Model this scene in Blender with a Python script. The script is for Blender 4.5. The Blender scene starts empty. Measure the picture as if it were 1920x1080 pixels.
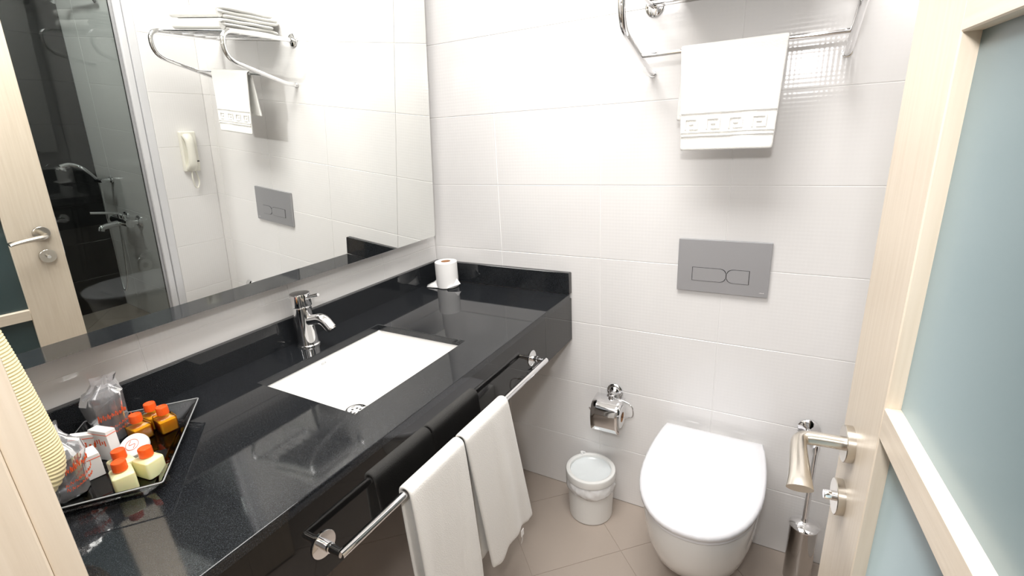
import bpy, bmesh, math, random
from mathutils import Vector, Matrix, noise as mnoise
random.seed(4)
C = bpy.context.scene.collection
R = math.radians
PI = math.pi

# ------------------------------------------------------------------ camera
def cam_basis(yaw, pitch, roll):
    F = Vector((math.sin(yaw)*math.cos(pitch), math.cos(yaw)*math.cos(pitch), math.sin(pitch)))
    r0 = F.cross(Vector((0, 0, 1))).normalized(); u0 = r0.cross(F)
    r = math.cos(roll)*r0 + math.sin(roll)*u0
    u = -math.sin(roll)*r0 + math.cos(roll)*u0
    return F, r, u
F_, r_, u_ = cam_basis(-.5268, -.3056, -.0544)
cd = bpy.data.cameras.new('camera'); cam = bpy.data.objects.new('camera', cd); C.objects.link(cam)
m = Matrix((r_, u_, -F_)).transposed().to_4x4(); m.translation = Vector((1.2497, -1.5672, 1.413))
cam.matrix_world = m
cd.sensor_width = 36; cd.lens = 36*912.6/1920; cd.clip_start = .01
bpy.context.scene.camera = cam

# ------------------------------------------------------------------ world, lights, exposure
sc = bpy.context.scene
w = bpy.data.worlds.new('world'); sc.world = w; w.use_nodes = True
w.node_tree.nodes['Background'].inputs[0].default_value = (.93, .95, 1, 1)
w.node_tree.nodes['Background'].inputs[1].default_value = .2
sc.view_settings.view_transform = 'Standard'; sc.view_settings.look = 'None'
sc.view_settings.exposure = .33; sc.view_settings.gamma = 1; sc.view_settings.use_curve_mapping = False
sc.cycles.max_bounces = 14; sc.cycles.transparent_max_bounces = 24; sc.cycles.glossy_bounces = 8
sc.cycles.transmission_bounces = 10
sc.cycles.sample_clamp_indirect = 6
sc.cycles.caustics_reflective = False; sc.cycles.caustics_refractive = False

def area(name, loc, target, sx, sy, e, col=(1, 1, 1)):
    d = bpy.data.lights.new(name, 'AREA'); d.shape = 'RECTANGLE'; d.size = sx; d.size_y = sy; d.energy = e; d.color = col
    o = bpy.data.objects.new(name, d); C.objects.link(o); o.location = loc
    o.rotation_euler = (Vector(target)-Vector(loc)).to_track_quat('-Z', 'Y').to_euler()
    return o
area('ceiling_light_panel', (.85, -.85, 2.46), (.85, -.85, 0), .9, .8, 28, (1, .98, .955))
area('flash', (1.25, -1.70, 1.69), (.95, 0, 1.0), .10, .07, 6, (1, .985, .97))
area('bedroom_light', (1.0, -3.0, 2.46), (1.0, -3.0, 0), 2.2, 1.8, 13, (.95, .97, 1))
area('shower_fill', (2.2, -.75, 2.46), (2.2, -.75, 0), .3, .3, 9, (1, .98, .95))  # added fill, no lamp known here; lifts the shower tiles in the mirror

# ------------------------------------------------------------------ materials
def mat(name, col=(.8, .8, .8), rough=.5, metal=0, **kw):
    mt = bpy.data.materials.new(name); mt.use_nodes = True
    b = mt.node_tree.nodes['Principled BSDF']
    b.inputs['Base Color'].default_value = (*col, 1); b.inputs['Roughness'].default_value = rough
    b.inputs['Metallic'].default_value = metal
    for k, v in kw.items(): b.inputs[k.replace('_', ' ')].default_value = v
    return mt
def N(mt, t, **kw):
    n = mt.node_tree.nodes.new(t)
    for k, v in kw.items(): setattr(n, k, v)
    return n
def L(mt, a, b): mt.node_tree.links.new(a, b)
def P(mt): return mt.node_tree.nodes['Principled BSDF']
def noise_tex(mt, scale, stretch=(1, 1, 1), detail=4, coord='Object'):
    tc = N(mt, 'ShaderNodeTexCoord'); mp = N(mt, 'ShaderNodeMapping'); mp.inputs['Scale'].default_value = stretch
    nz = N(mt, 'ShaderNodeTexNoise'); nz.inputs['Scale'].default_value = scale; nz.inputs['Detail'].default_value = detail
    L(mt, tc.outputs[coord], mp.inputs[0]); L(mt, mp.outputs[0], nz.inputs['Vector']); return nz
def ramp(mt, src, stops):
    r = N(mt, 'ShaderNodeValToRGB'); e = r.color_ramp.elements
    e[0].position, e[0].color = stops[0][0], (*stops[0][1], 1); e[1].position, e[1].color = stops[-1][0], (*stops[-1][1], 1)
    for p, c in stops[1:-1]: x = e.new(p); x.color = (*c, 1)
    L(mt, src, r.inputs[0]); return r
def bump(mt, src, dist, strength=1):
    b = N(mt, 'ShaderNodeBump'); b.inputs['Distance'].default_value = dist; b.inputs['Strength'].default_value = strength
    L(mt, src, b.inputs['Height']); L(mt, b.outputs[0], P(mt).inputs['Normal']); return b

def tile_mat(name, col, rough, relief=True, var=.02):
    mt = mat(name, col, rough)
    oi = N(mt, 'ShaderNodeObjectInfo')
    c0 = tuple(x*(1-var) for x in col)
    r = ramp(mt, oi.outputs['Random'], [(0, c0), (1, col)]); L(mt, r.outputs[0], P(mt).inputs['Base Color'])
    if relief:
        tc = N(mt, 'ShaderNodeTexCoord'); sp = N(mt, 'ShaderNodeSeparateXYZ'); L(mt, tc.outputs['Object'], sp.inputs[0])
        ss = []
        for ax in 'XYZ':
            mu = N(mt, 'ShaderNodeMath', operation='MULTIPLY'); mu.inputs[1].default_value = 2*PI/.011
            s = N(mt, 'ShaderNodeMath', operation='SINE'); L(mt, sp.outputs[ax], mu.inputs[0]); L(mt, mu.outputs[0], s.inputs[0]); ss.append(s)
        a = N(mt, 'ShaderNodeMath', operation='ADD'); L(mt, ss[0].outputs[0], a.inputs[0]); L(mt, ss[1].outputs[0], a.inputs[1])
        a2 = N(mt, 'ShaderNodeMath', operation='ADD'); L(mt, a.outputs[0], a2.inputs[0]); L(mt, ss[2].outputs[0], a2.inputs[1])
        bump(mt, a2.outputs[0], .00003)
    return mt
M = {}
M['tile'] = tile_mat('glazed_cream_tile', (.87, .855, .845), .12)
M['grout'] = mat('pale_grout', (.86, .85, .84), .8)
M['dark_tile'] = tile_mat('glossy_black_tile', (.012, .012, .013), .08, False)
M['floor_tile'] = tile_mat('beige_stone_tile', (.47, .40, .345), .32, False, .05)
nz = noise_tex(M['floor_tile'], 60, (1, 1, 1), 5); bump(M['floor_tile'], nz.outputs['Fac'], .0004)
M['floor_grout'] = mat('floor_grout', (.42, .35, .30), .9)
M['paint'] = mat('white_paint', (.88, .87, .85), .8)
M['carpet'] = mat('bedroom_floor', (.35, .27, .2), .8)

g = M['granite'] = mat('black_granite', (.01, .01, .011), .05)
nz = noise_tex(g, 900, detail=2); r = ramp(g, nz.outputs['Fac'], [(0, (.006, .0065, .007)), (.52, (.012, .013, .015)), (.68, (.045, .05, .056)), (1, (.12, .13, .15))])
L(g, r.outputs[0], P(g).inputs['Base Color'])
M['granite_cut'] = mat('sawn_granite_edge', (.05, .048, .047), .35)
M['apron'] = mat('polished_black_apron', (.008, .0078, .0078), .03)
M['chrome'] = mat('chrome', (.86, .86, .87), .05, 1)
M['chrome_dark'] = mat('dark_polished_steel', (.5, .48, .46), .1, 1)
M['satin'] = mat('satin_nickel', (.66, .62, .56), .24, 1)
M['grey_plate'] = mat('matt_chrome_plate', (.48, .48, .5), .45, .6)
M['black'] = mat('black_gap', (.01, .01, .01), .6)
M['mirror'] = mat('mirror_silver', (.93, .945, .92), 0, 1)
M['backing'] = mat('mirror_backing', (.25, .22, .2), .7)
M['ceramic'] = mat('white_ceramic', (.9, .89, .87), .07)
M['lid'] = mat('white_seat_plastic', (.84, .84, .87), .12)
M['white_plastic'] = mat('white_plastic', (.88, .88, .86), .3)
M['cream_plastic'] = mat('cream_plastic', (.85, .83, .74), .35)
M['paper'] = mat('toilet_paper', (.93, .92, .91), .95)
M['core'] = mat('cardboard', (.45, .24, .12), .9)
M['alu'] = mat('white_aluminium', (.78, .78, .8), .3, .2)
M['orange_cap'] = mat('orange_cap', (.95, .12, .015), .3)
M['cream_liquid'] = mat('pale_yellow_lotion', (.90, .86, .50), .25, Subsurface_Weight=.25)
M['carton'] = mat('white_carton', (.92, .91, .9), .5)
M['orange_print'] = mat('orange_red_print', (.85, .12, .03), .5)
M['blue_print'] = mat('blue_print', (.05, .08, .4), .5)
M['dark_navy'] = mat('navy_plastic', (.01, .01, .02), .35)
M['grey_print'] = mat('grey_print', (.3, .3, .3), .5)

def towel_mat(name, col):
    t = mat(name, col, .95, Sheen_Weight=.3)
    nz = noise_tex(t, 420, detail=3); bump(t, nz.outputs['Fac'], .0012, .9); return t
M['towel'] = towel_mat('white_terry', (.90, .89, .86))
M['towel_old'] = towel_mat('ivory_terry', (.89, .875, .84))

def wood(name, a, b, stretch):
    mt = mat(name, a, .38)
    nz = noise_tex(mt, 9, stretch, 8); r = ramp(mt, nz.outputs['Fac'], [(.3, b), (.7, a)])
    L(mt, r.outputs[0], P(mt).inputs['Base Color']); bump(mt, nz.outputs['Fac'], .0004); return mt
M['wood'] = wood('pale_ash', (.78, .685, .565), (.71, .61, .49), (14, 14, .6))
M['wood_h'] = wood('pale_ash_rail', (.78, .685, .565), (.71, .61, .49), (14, .6, 14))

def thin(name, tint, rough=.0, ior=1.5, extra=0.):
    mt = bpy.data.materials.new(name); mt.use_nodes = True; nt = mt.node_tree; nt.nodes.clear()
    o = nt.nodes.new('ShaderNodeOutputMaterial'); mx = nt.nodes.new('ShaderNodeMixShader')
    t = nt.nodes.new('ShaderNodeBsdfTransparent'); t.inputs[0].default_value = (*tint, 1)
    g = nt.nodes.new('ShaderNodeBsdfGlossy'); g.inputs['Roughness'].default_value = rough
    f = nt.nodes.new('ShaderNodeFresnel'); f.inputs[0].default_value = ior
    ad = nt.nodes.new('ShaderNodeMath'); ad.operation = 'ADD'; ad.inputs[1].default_value = extra; ad.use_clamp = True
    nt.links.new(f.outputs[0], ad.inputs[0]); nt.links.new(ad.outputs[0], mx.inputs[0])
    nt.links.new(t.outputs[0], mx.inputs[1]); nt.links.new(g.outputs[0], mx.inputs[2]); nt.links.new(mx.outputs[0], o.inputs[0])
    return mt
M['glass'] = thin('shower_glass', (.80, .84, .83), 0, 1.5, .0)
M['acrylic'] = thin('clear_acrylic', (.97, .975, .98), .01, 1.45, .0)
M['film'] = thin('clear_film', (.95, .95, .97), .15, 1.4, .02)
nt = M['film'].node_tree; out_ = [n for n in nt.nodes if n.type == 'OUTPUT_MATERIAL'][0]; src = out_.inputs[0].links[0].from_socket
df = nt.nodes.new('ShaderNodeBsdfDiffuse'); df.inputs[0].default_value = (.85, .85, .88, 1); mx2 = nt.nodes.new('ShaderNodeMixShader'); mx2.inputs[0].default_value = .17
nt.links.new(src, mx2.inputs[1]); nt.links.new(df.outputs[0], mx2.inputs[2]); nt.links.new(mx2.outputs[0], out_.inputs[0])
M['amber'] = mat('amber_shampoo', (1, .47, .03), .1, Subsurface_Weight=.5, Subsurface_Radius=(.02, .01, .002), Subsurface_Scale=1)
M['bottle_glass'] = thin('bottle_plastic', (1, .92, .78), .03, 1.4)
fg = M['frosted'] = mat('frosted_glass', (.04, .065, .07), .30, IOR=1.6, Specular_Tint=(.88, .97, 1, 1), Sheen_Weight=.9, Sheen_Roughness=.35, Sheen_Tint=(.75, .95, 1, 1))

# ------------------------------------------------------------------ mesh helpers
ROOT = {}
def link_obj(name, me, parent=None):
    o = bpy.data.objects.new(name, me); C.objects.link(o)
    if parent: o.parent = parent
    return o
def rootloc(p):
    while p is not None:
        if p.name in ROOT: return ROOT[p.name]
        p = p.parent
    return Vector((0, 0, 0))
def obj(name, bm, mt, parent=None, smooth=40, local=False, kind=None, label=None):
    if parent is not None and not local:
        bmesh.ops.translate(bm, verts=bm.verts, vec=-rootloc(parent))
    me = bpy.data.meshes.new(name); bmesh.ops.recalc_face_normals(bm, faces=bm.faces); bm.to_mesh(me); bm.free()
    me.materials.append(mt if not isinstance(mt, str) else M[mt])
    if smooth:
        for p in me.polygons: p.use_smooth = True
        me.set_sharp_from_angle(angle=R(smooth))
    o = link_obj(name, me, parent)
    if 0 < smooth <= 60 and mt != 'ceramic':
        wn = o.modifiers.new('weighted_normals', 'WEIGHTED_NORMAL'); wn.keep_sharp = True; wn.weight = 90
    if kind: o['kind'] = kind
    if label: o['label'] = label
    return o
def thing(name, label, cat, loc=(0, 0, 0), group=None, rz=0, local=False):
    o = bpy.data.objects.new(name, None); C.objects.link(o); o.location = loc; o.rotation_euler = (0, 0, rz)
    o.empty_display_size = .03
    o['label'] = label; o['category'] = cat
    if group: o['group'] = group
    ROOT[o.name] = Vector((0, 0, 0)) if local else Vector(loc)
    return o
def tag(o, label, cat, group=None):
    o['label'] = label; o['category'] = cat
    if group: o['group'] = group
    return o
def NB(): return bmesh.new()
def box(bm, lo, hi, bev=0, seg=1, mtx=None):
    t = bmesh.new(); bmesh.ops.create_cube(t, size=1)
    lo, hi = Vector(lo), Vector(hi)
    for v in t.verts: v.co = Vector([(lo[i]+hi[i])/2 + v.co[i]*(hi[i]-lo[i]) for i in range(3)])
    if bev: bmesh.ops.bevel(t, geom=list(t.edges), offset=bev, segments=seg, profile=.5, affect='EDGES')
    if mtx is not None: bmesh.ops.transform(t, matrix=mtx, verts=t.verts)
    me = bpy.data.meshes.new('t'); t.to_mesh(me); t.free(); bm.from_mesh(me); bpy.data.meshes.remove(me)
    return bm
def tube(bm, pts, rad, seg=16, closed=False, cap=True, flat=None):
    pts = [Vector(p) for p in pts]; n = len(pts)
    rs = rad if isinstance(rad, (list, tuple)) else [rad]*n
    T = []
    for i in range(n):
        a = pts[(i-1) % n] if (closed or i > 0) else pts[i]; b = pts[(i+1) % n] if (closed or i < n-1) else pts[i]
        T.append((b-a).normalized())
    up = Vector((0, 0, 1)) if abs(T[0].z) < .9 else Vector((1, 0, 0))
    nrm = (up - T[0]*up.dot(T[0])).normalized(); rings = []
    for i in range(n):
        nrm = (nrm - T[i]*nrm.dot(T[i])).normalized(); bi = T[i].cross(nrm)
        fa, fb = (1, 1) if flat is None else flat[i]
        rings.append([bm.verts.new(pts[i] + (nrm*math.cos(2*PI*k/seg)*fa + bi*math.sin(2*PI*k/seg)*fb)*rs[i]) for k in range(seg)])
    for i in range(n if closed else n-1):
        a, b = rings[i], rings[(i+1) % n]
        for k in range(seg): bm.faces.new((a[k], a[(k+1) % seg], b[(k+1) % seg], b[k]))
    if cap and not closed:
        bm.faces.new(rings[0][::-1]); bm.faces.new(rings[-1])
    return bm
def lathe(bm, prof, origin=(0, 0, 0), axis=(0, 0, 1), seg=32, wob=None):
    """prof = [(r, h)...] along axis; r=0 closes"""
    ax = Vector(axis).normalized(); q = Vector((0, 0, 1)).rotation_difference(ax); O = Vector(origin); rings = []
    for j, (r, h) in enumerate(prof):
        if r < 1e-6: rings.append([bm.verts.new(O + q @ Vector((0, 0, h)))])
        else:
            ring = []
            for k in range(seg):
                a = 2*PI*k/seg; rr, hh = (r, h) if wob is None else wob(r, h, a, j)
                ring.append(bm.verts.new(O + q @ Vector((rr*math.cos(a), rr*math.sin(a), hh))))
            rings.append(ring)
    for a, b in zip(rings, rings[1:]):
        if len(a) == 1 and len(b) == 1: continue
        if len(a) == 1:
            for k in range(seg): bm.faces.new((a[0], b[k], b[(k+1) % seg]))
        elif len(b) == 1:
            for k in range(seg): bm.faces.new((a[k], a[(k+1) % seg], b[0]))
        else:
            for k in range(seg): bm.faces.new((a[k], a[(k+1) % seg], b[(k+1) % seg], b[k]))
    return bm
def fillet(pts, r, n=6):
    pts = [Vector(p) for p in pts]; out = [pts[0]]
    rr = r if isinstance(r, (list, tuple)) else [r]*(len(pts)-2)
    for i in range(1, len(pts)-1):
        a, b, c = pts[i-1], pts[i], pts[i+1]; d = min(rr[i-1], (a-b).length*.49, (c-b).length*.49)
        p, q = b + (a-b).normalized()*d, b + (c-b).normalized()*d
        for k in range(n+1):
            t = k/n; out.append(p*(1-t)**2 + b*2*t*(1-t) + q*t*t)
    out.append(pts[-1]); return out
def spline(pts, n=8):
    pts = [Vector(p) for p in pts]; P_ = [pts[0]*2-pts[1]] + pts + [pts[-1]*2-pts[-2]]; out = []
    for i in range(1, len(P_)-2):
        for k in range(n):
            t = k/n; a, b, c, d = P_[i-1:i+3]
            out.append(.5*((2*b) + (c-a)*t + (2*a-5*b+4*c-d)*t*t + (3*b-a-3*c+d)*t**3))
    out.append(pts[-1]); return out
def loft(bm, loops, cap0=True, cap1=True):
    R_ = [[bm.verts.new(p) for p in l] for l in loops]; n = len(R_[0])
    for a, b in zip(R_, R_[1:]):
        for k in range(n): bm.faces.new((a[k], a[(k+1) % n], b[(k+1) % n], b[k]))
    if cap0: bm.faces.new(R_[0][::-1])
    if cap1: bm.faces.new(R_[-1])
    return bm
def prism(bm, poly, d):   # poly: list of 3D points, extruded by vector d
    d = Vector(d); return loft(bm, [[Vector(p) for p in poly], [Vector(p)+d for p in poly]])
def solid(o, t, offset=0):
    md = o.modifiers.new('thickness', 'SOLIDIFY'); md.thickness = t; md.offset = offset; return o
def subsurf(o, n=1):
    md = o.modifiers.new('smooth', 'SUBSURF'); md.levels = n; md.render_levels = n; return o

# ------------------------------------------------------------------ room shell
XW, W, D, XS, ZC = -.018, 1.5515, -1.48, 2.85, 2.5
ZR = [0] + [1.2368 + .2493*k for k in range(-4, 6)] + [ZC]
TILE_MESH = {}
def tile_obj(parent, a0, a1, b0, b1, plane, pos, mt, gap=.0022, proud=.0014, th=.008):
    """plane 'y-': wall facing -y spanning x,z ; 'x+','x-': spanning y,z ; 'z+' floor handled apart"""
    sa, sb = round(a1-a0-gap, 4), round(b1-b0-gap, 4)
    key = (plane, sa, sb, mt)
    if key not in TILE_MESH:
        bm = NB()
        if plane == 'y-': box(bm, (-sa/2, -proud, -sb/2), (sa/2, th-proud, sb/2), .0009)
        elif plane == 'x+': box(bm, (-th+proud, -sa/2, -sb/2), (proud, sa/2, sb/2), .0009)
        elif plane == 'x-': box(bm, (-proud, -sa/2, -sb/2), (th-proud, sa/2, sb/2), .0009)
        me = bpy.data.meshes.new('tile'); bm.to_mesh(me); bm.free(); me.materials.append(M[mt]); TILE_MESH[key] = me
    o = link_obj('tile', TILE_MESH[key], parent)
    ca, cb = (a0+a1)/2, (b0+b1)/2
    o.location = (ca, pos, cb) if plane == 'y-' else (pos, ca, cb)
    return o
def wall(name, lo, hi, mt):
    bm = NB(); box(bm, lo, hi); return obj(name, bm, mt, kind='structure', smooth=0)

wb = wall('wall_back', (XW-.1, .0022, 0), (XS+.1, .12, ZC), 'grout')
xs = [XW, .3025, .698, 1.093, 1.4885, 1.884, 2.279, 2.675, XS]
for x0, x1 in zip(xs, xs[1:]):
    for z0, z1 in zip(ZR, ZR[1:]):
        if x0 > 1.5 and z0 > 2.3: pass
        tile_obj(wb, x0, x1, z0, z1, 'y-', .0022, 'tile')
wl = wall('wall_left', (XW-.12, D-.12, 0), (XW-.0022, 0, ZC), 'grout')
ys = [0, -.31, -.7053, -1.1006, D]
for y1, y0 in zip(ys, ys[1:]):
    for z0, z1 in zip(ZR, ZR[1:]): tile_obj(wl, y0, y1, z0, z1, 'x+', XW-.0022, 'tile')
wr = wall('wall_right', (W+.0022, -.255, 0), (W+.06, 0, ZC), 'grout')
for z0, z1 in zip(ZR, ZR[1:]): tile_obj(wr, -.255, 0, z0, z1, 'x-', W+.0022, 'tile')
ws = wall('wall_shower', (XS+.0022, D, 0), (XS+.1, 0, ZC), 'black')
ys = [0, -.39, -.785, -1.18, D]
for y1, y0 in zip(ys, ys[1:]):
    for z0, z1 in zip(ZR, ZR[1:]): tile_obj(ws, y0, y1, z0, z1, 'x-', XS+.0022, 'dark_tile')
# front wall with the doorway (x .70 to 1.455)
bm = NB(); box(bm, (XW-.1, D-.12, 0), (.6715, D, ZC)); box(bm, (1.5005, D-.12, 0), (XS+.1, D, ZC)); box(bm, (.6715, D-.12, 2.1505), (1.5005, D, ZC))
obj('wall_front', bm, 'tile', kind='structure', smooth=0)
wall('ceiling', (XW-.1, D-.12, ZC), (XS+.1, .12, ZC+.08), 'paint')
# bedroom behind the camera
wall('floor_bedroom', (-1.2, -4.4, -.1), (3.4, D-.12, 0), 'carpet')
wall('wall_bedroom', (-1.2, -4.5, 0), (3.4, -4.4, ZC), 'paint')
wall('ceiling_bedroom', (-1.2, -4.4, ZC), (3.4, D-.12, ZC+.08), 'paint')
wall('wall_bedroom_left', (-1.3, -4.4, 0), (-1.2, D-.12, ZC), 'paint')
wall('wall_bedroom_right', (3.4, -4.4, 0), (3.5, D-.12, ZC), 'paint')

# floor: slab + diagonal tiles
fl = wall('floor', (XW-.1, D-.12, -.1), (XS+.1, .12, -.0015), 'floor_grout')
s = .3275
def floor_tile(i, j):
    # joints: x+y = .16 + i*.462 ; x-y = .633 + j*.462
    a0, a1 = .160+.462*i, .160+.462*(i+1); b0, b1 = .633+.462*j, .633+.462*(j+1); g_ = .0016
    a0 += g_; a1 -= g_; b0 += g_; b1 -= g_
    poly = [Vector(((a+b)/2, (a-b)/2)) for a, b in ((a0, b0), (a1, b0), (a1, b1), (a0, b1))]
    def clip(poly, f):
        out = []
        for k in range(len(poly)):
            p, q = poly[k], poly[(k+1) % len(poly)]; fp, fq = f(p), f(q)
            if fp >= 0: out.append(p)
            if (fp >= 0) != (fq >= 0): out.append(p + (q-p)*(fp/(fp-fq)))
        return out
    for f in (lambda p: p.x-XW, lambda p: XS-p.x, lambda p: -p.y, lambda p: p.y-(D-.12)):
        if len(poly) < 3: return
        poly = clip(poly, f)
    if len(poly) < 3: return
    ar = abs(sum(poly[k].x*poly[(k+1) % len(poly)].y - poly[(k+1) % len(poly)].x*poly[k].y for k in range(len(poly))))/2
    if ar < 1e-4: return
    c = sum(poly, Vector((0, 0)))/len(poly)
    bm = NB(); prism(bm, [(p.x-c.x, p.y-c.y, -.008) for p in poly], (0, 0, .008))
    o = obj('tile', bm, 'floor_tile', fl, smooth=0, local=True); o.location = (c.x, c.y, 0)
for i in range(-5, 7):
    for j in range(-4, 9): floor_tile(i, j)

# ------------------------------------------------------------------ door frame (camera stands in it)
bm = NB()
box(bm, (.672, D-.14, 0), (.700, D, 2.12), .002)            # left lining
fr = obj('trim_1', bm, 'wood', kind='structure')
bm = NB(); box(bm, (.62, D, 0), (.696, D+.022, 2.15), .003, 2); obj('architrave', bm, 'wood', fr)
bm = NB(); box(bm, (1.47, D-.14, 0), (1.50, D, 2.12), .002); obj('lining', bm, 'wood', fr)
bm = NB(); box(bm, (.672, D-.14, 2.12), (1.50, D, 2.15), .002); obj('head', bm, 'wood_h', fr)
bm = NB(); box(bm, (1.485, D, 0), (1.55, D+.022, 2.15), .003, 2); obj('architrave', bm, 'wood', fr)

# ------------------------------------------------------------------ door leaf
A6 = R(6); U = Vector((math.sin(A6), -math.cos(A6), 0)); NN = Vector((-math.cos(A6), -math.sin(A6), 0))   # NN points to the vanity
E0 = Vector((1.362, -.824, 0)) - U*.0535     # far vertical edge on the face plane
DM = Matrix(((U.x, -NN.x, 0, E0.x), (U.y, -NN.y, 0, E0.y), (0, 0, 1, 0), (0, 0, 0, 1)))  # local: x along leaf, y into thickness, z up
door = bpy.data.objects.new('door_1', None); C.objects.link(door); door.matrix_world = DM; door['kind'] = 'structure'
door['label'] = 'pale wooden door with frosted glass panes standing open on the right'
ROOT[door.name] = Vector((0, 0, 0))
DW, DT = .70, .04
def dpart(name, lo, hi, mt, bev=.0015, parent=door):
    bm = NB(); box(bm, lo, hi, bev); return obj(name, bm, mt, parent, local=True)
dpart('stile', (0, 0, .008), (.1495, DT, 2.08), 'wood')
dpart('stile', (DW-.11, 0, .008), (DW, DT, 2.08), 'wood')
rails = [(.008, .21), (.63, .673), (1.042, 1.083), (1.482, 1.530), (1.95, 2.08)]
wl_ = M['wood_h2'] = wood('pale_ash_door_rail', (.78, .685, .565), (.71, .61, .49), (.6, 14, 14))
for z0, z1 in rails: dpart('rail', (.1495, 0, z0), (DW-.11, DT, z1), 'wood_h2')
for (a, b) in zip(rails, rails[1:]): dpart('pane', (.1495, .016, a[1]), (DW-.11, .024, b[0]), 'frosted', 0)
def door_handle():
    root = None
    bm = NB(); lathe(bm, [(0, 0), (.0265, 0), (.0265, .0095), (.0255, .0105), (0, .0105)], (.0535, 0, .967), (0, -1, 0), 40)
    rose = obj('handle', bm, 'satin', door, local=True, label='satin nickel lever handle')
    bm = NB(); a = Vector((.0535, -.010, .967))
    pts = [a, a+Vector((0, -.036, 0)), a+Vector((.002, -.050, -.001)), a+Vector((.012, -.0565, -.002)), a+Vector((.035, -.059, -.003)), a+Vector((.065, -.061, -.005)), a+Vector((.092, -.063, -.008)), a+Vector((.108, -.0645, -.011))]
    sp = spline(pts, 6); n = len(sp)
    rad = []; fl_ = []
    for i in range(n):
        t = i/(n-1)
        k = min(1, max(0, (t-.30)/.7))**1.6
        rad.append(.0100); fl_.append((1-.35*k, 1+.60*k) if t > .3 else (1, 1))
    tube(bm, sp, rad, 20, flat=fl_)
    obj('lever', bm, 'satin', rose, local=True)
    bm = NB(); lathe(bm, [(0, 0), (.0265, 0), (.0265, .0095), (.0255, .0105), (0, .0105)], (.0535, 0, .876), (0, -1, 0), 40)
    lk = obj('lock', bm, 'satin', door, local=True, label='round satin nickel lock with turn knob')
    bm = NB(); lathe(bm, [(.007, .010), (.007, .022), (.0062, .0235), (0, .0235)], (.0535, 0, .876), (0, -1, 0), 24)
    obj('knob', bm, 'chrome', lk, local=True)
    bm = NB(); box(bm, (-.003, .010, .87), (.0002, .030, 1.02), .0005); obj('latch_plate', bm, 'chrome', door, local=True)
door_handle()

# ------------------------------------------------------------------ vanity counter
CD = .588
vc = thing('vanity_counter', 'long black granite counter with raised splash and deep glossy apron', 'counter', (.3, -.74, .667))
bm = NB()
gx = [0, .13, .47, CD+.0015]; gy = [-.0205, -.515, -.937, D]; top = {}
for zz in (.85, .83):
    for i, x in enumerate(gx):
        for j, y in enumerate(gy): top[i, j, zz] = bm.verts.new((x, y, zz))
for zz in (.85, .83):
    for i in range(3):
        for j in range(3):
            if (i, j) == (1, 1): continue
            bm.faces.new([top[i, j, zz], top[i+1, j, zz], top[i+1, j+1, zz], top[i, j+1, zz]])
def side(p, q): bm.faces.new([top[(*p, .85)], top[(*q, .85)], top[(*q, .83)], top[(*p, .83)]])
for k in range(3):
    side((k, 0), (k+1, 0)); side((k, 3), (k+1, 3)); side((0, k), (0, k+1)); side((3, k), (3, k+1))
side((1, 1), (2, 1)); side((1, 2), (2, 2)); side((1, 1), (1, 2)); side((2, 1), (2, 2))
ed = [e for e in bm.edges if all(abs(v.co.x-gx[3]) < 1e-6 and v.co.z > .84 for v in e.verts) or
      (all(v.co.z > .84 and .1 < v.co.x < .5 and -.95 < v.co.y < -.5 for v in e.verts))]
bmesh.ops.recalc_face_normals(bm, faces=bm.faces)
bmesh.ops.bevel(bm, geom=ed, offset=.0022, segments=3, profile=.5, affect='EDGES')
obj('worktop', bm, 'granite', vc)
bm = NB(); box(bm, (CD-.02, D, .667), (CD, -.0005, .8295), .0008); obj('apron', bm, 'apron', vc)
bm = NB(); box(bm, (XW, D, .83), (0, -.0005, .9294), .0012); obj('splashback', bm, 'granite', vc)
bm = NB(); box(bm, (.0003, -.0205, .8505), (CD, -.0005, .9294), .0012); obj('splashback', bm, 'granite', vc)
bm = NB(); box(bm, (CD-.0005, -.0215, .851), (CD+.0012, -.0005, .928), .0004); obj('edge_strip', bm, 'granite_cut', vc)

# sink
def rrect(cx, cy, hx, hy, r, z, n=6):
    out = []
    for qx, qy, a0 in ((1, 1, 0), (-1, 1, 90), (-1, -1, 180), (1, -1, 270)):
        for k in range(n+1):
            a = R(a0+90*k/n); out.append(Vector((cx+qx*(hx-r)+r*math.cos(a), cy+qy*(hy-r)+r*math.sin(a), z)))
    return out
sk = thing('sink', 'rectangular white ceramic basin set under the black counter', 'sink', (.3, -.726, .70))
bm = NB(); cx, cy = .30, -.726
loft(bm, [rrect(cx, cy, .195, .236, .012, .8295), rrect(cx, cy, .195, .236, .012, .82), rrect(cx, cy, .185, .226, .02, .70), rrect(cx, cy, .12, .15, .03, .68)], False, True)
loft(bm, [rrect(cx, cy, .195, .236, .012, .8295), rrect(cx, cy, .173, .214, .010, .8295), rrect(cx, cy, .172, .213, .012, .825), rrect(cx, cy, .165, .206, .02, .745),
          rrect(cx, cy, .158, .198, .03, .724), rrect(cx, cy, .14, .18, .04, .715), rrect(cx-.02, cy-.03, .05, .05, .03, .711)], False, True)
bmesh.ops.remove_doubles(bm, verts=bm.verts, dist=1e-5)
obj('basin', bm, 'ceramic', sk, smooth=50)
DR = (.268, -.770, .7115)
bm = NB(); lathe(bm, [(.034, -.001), (.034, .0015), (.031, .0025), (.024, .0012), (.021, -.001), (.020, -.0015), (0, -.0005)], DR, seg=36)
dr = obj('drain', bm, 'chrome', sk)
bm = NB()
for k in range(6):
    a = 2*PI*k/6; lathe(bm, [(0, .0001), (.0036, .0001), (.0036, .0006), (0, .0006)], (DR[0]+.0125*math.cos(a), DR[1]+.0125*math.sin(a), DR[2]-.0008), seg=12)
obj('holes', bm, 'black', dr)

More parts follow.
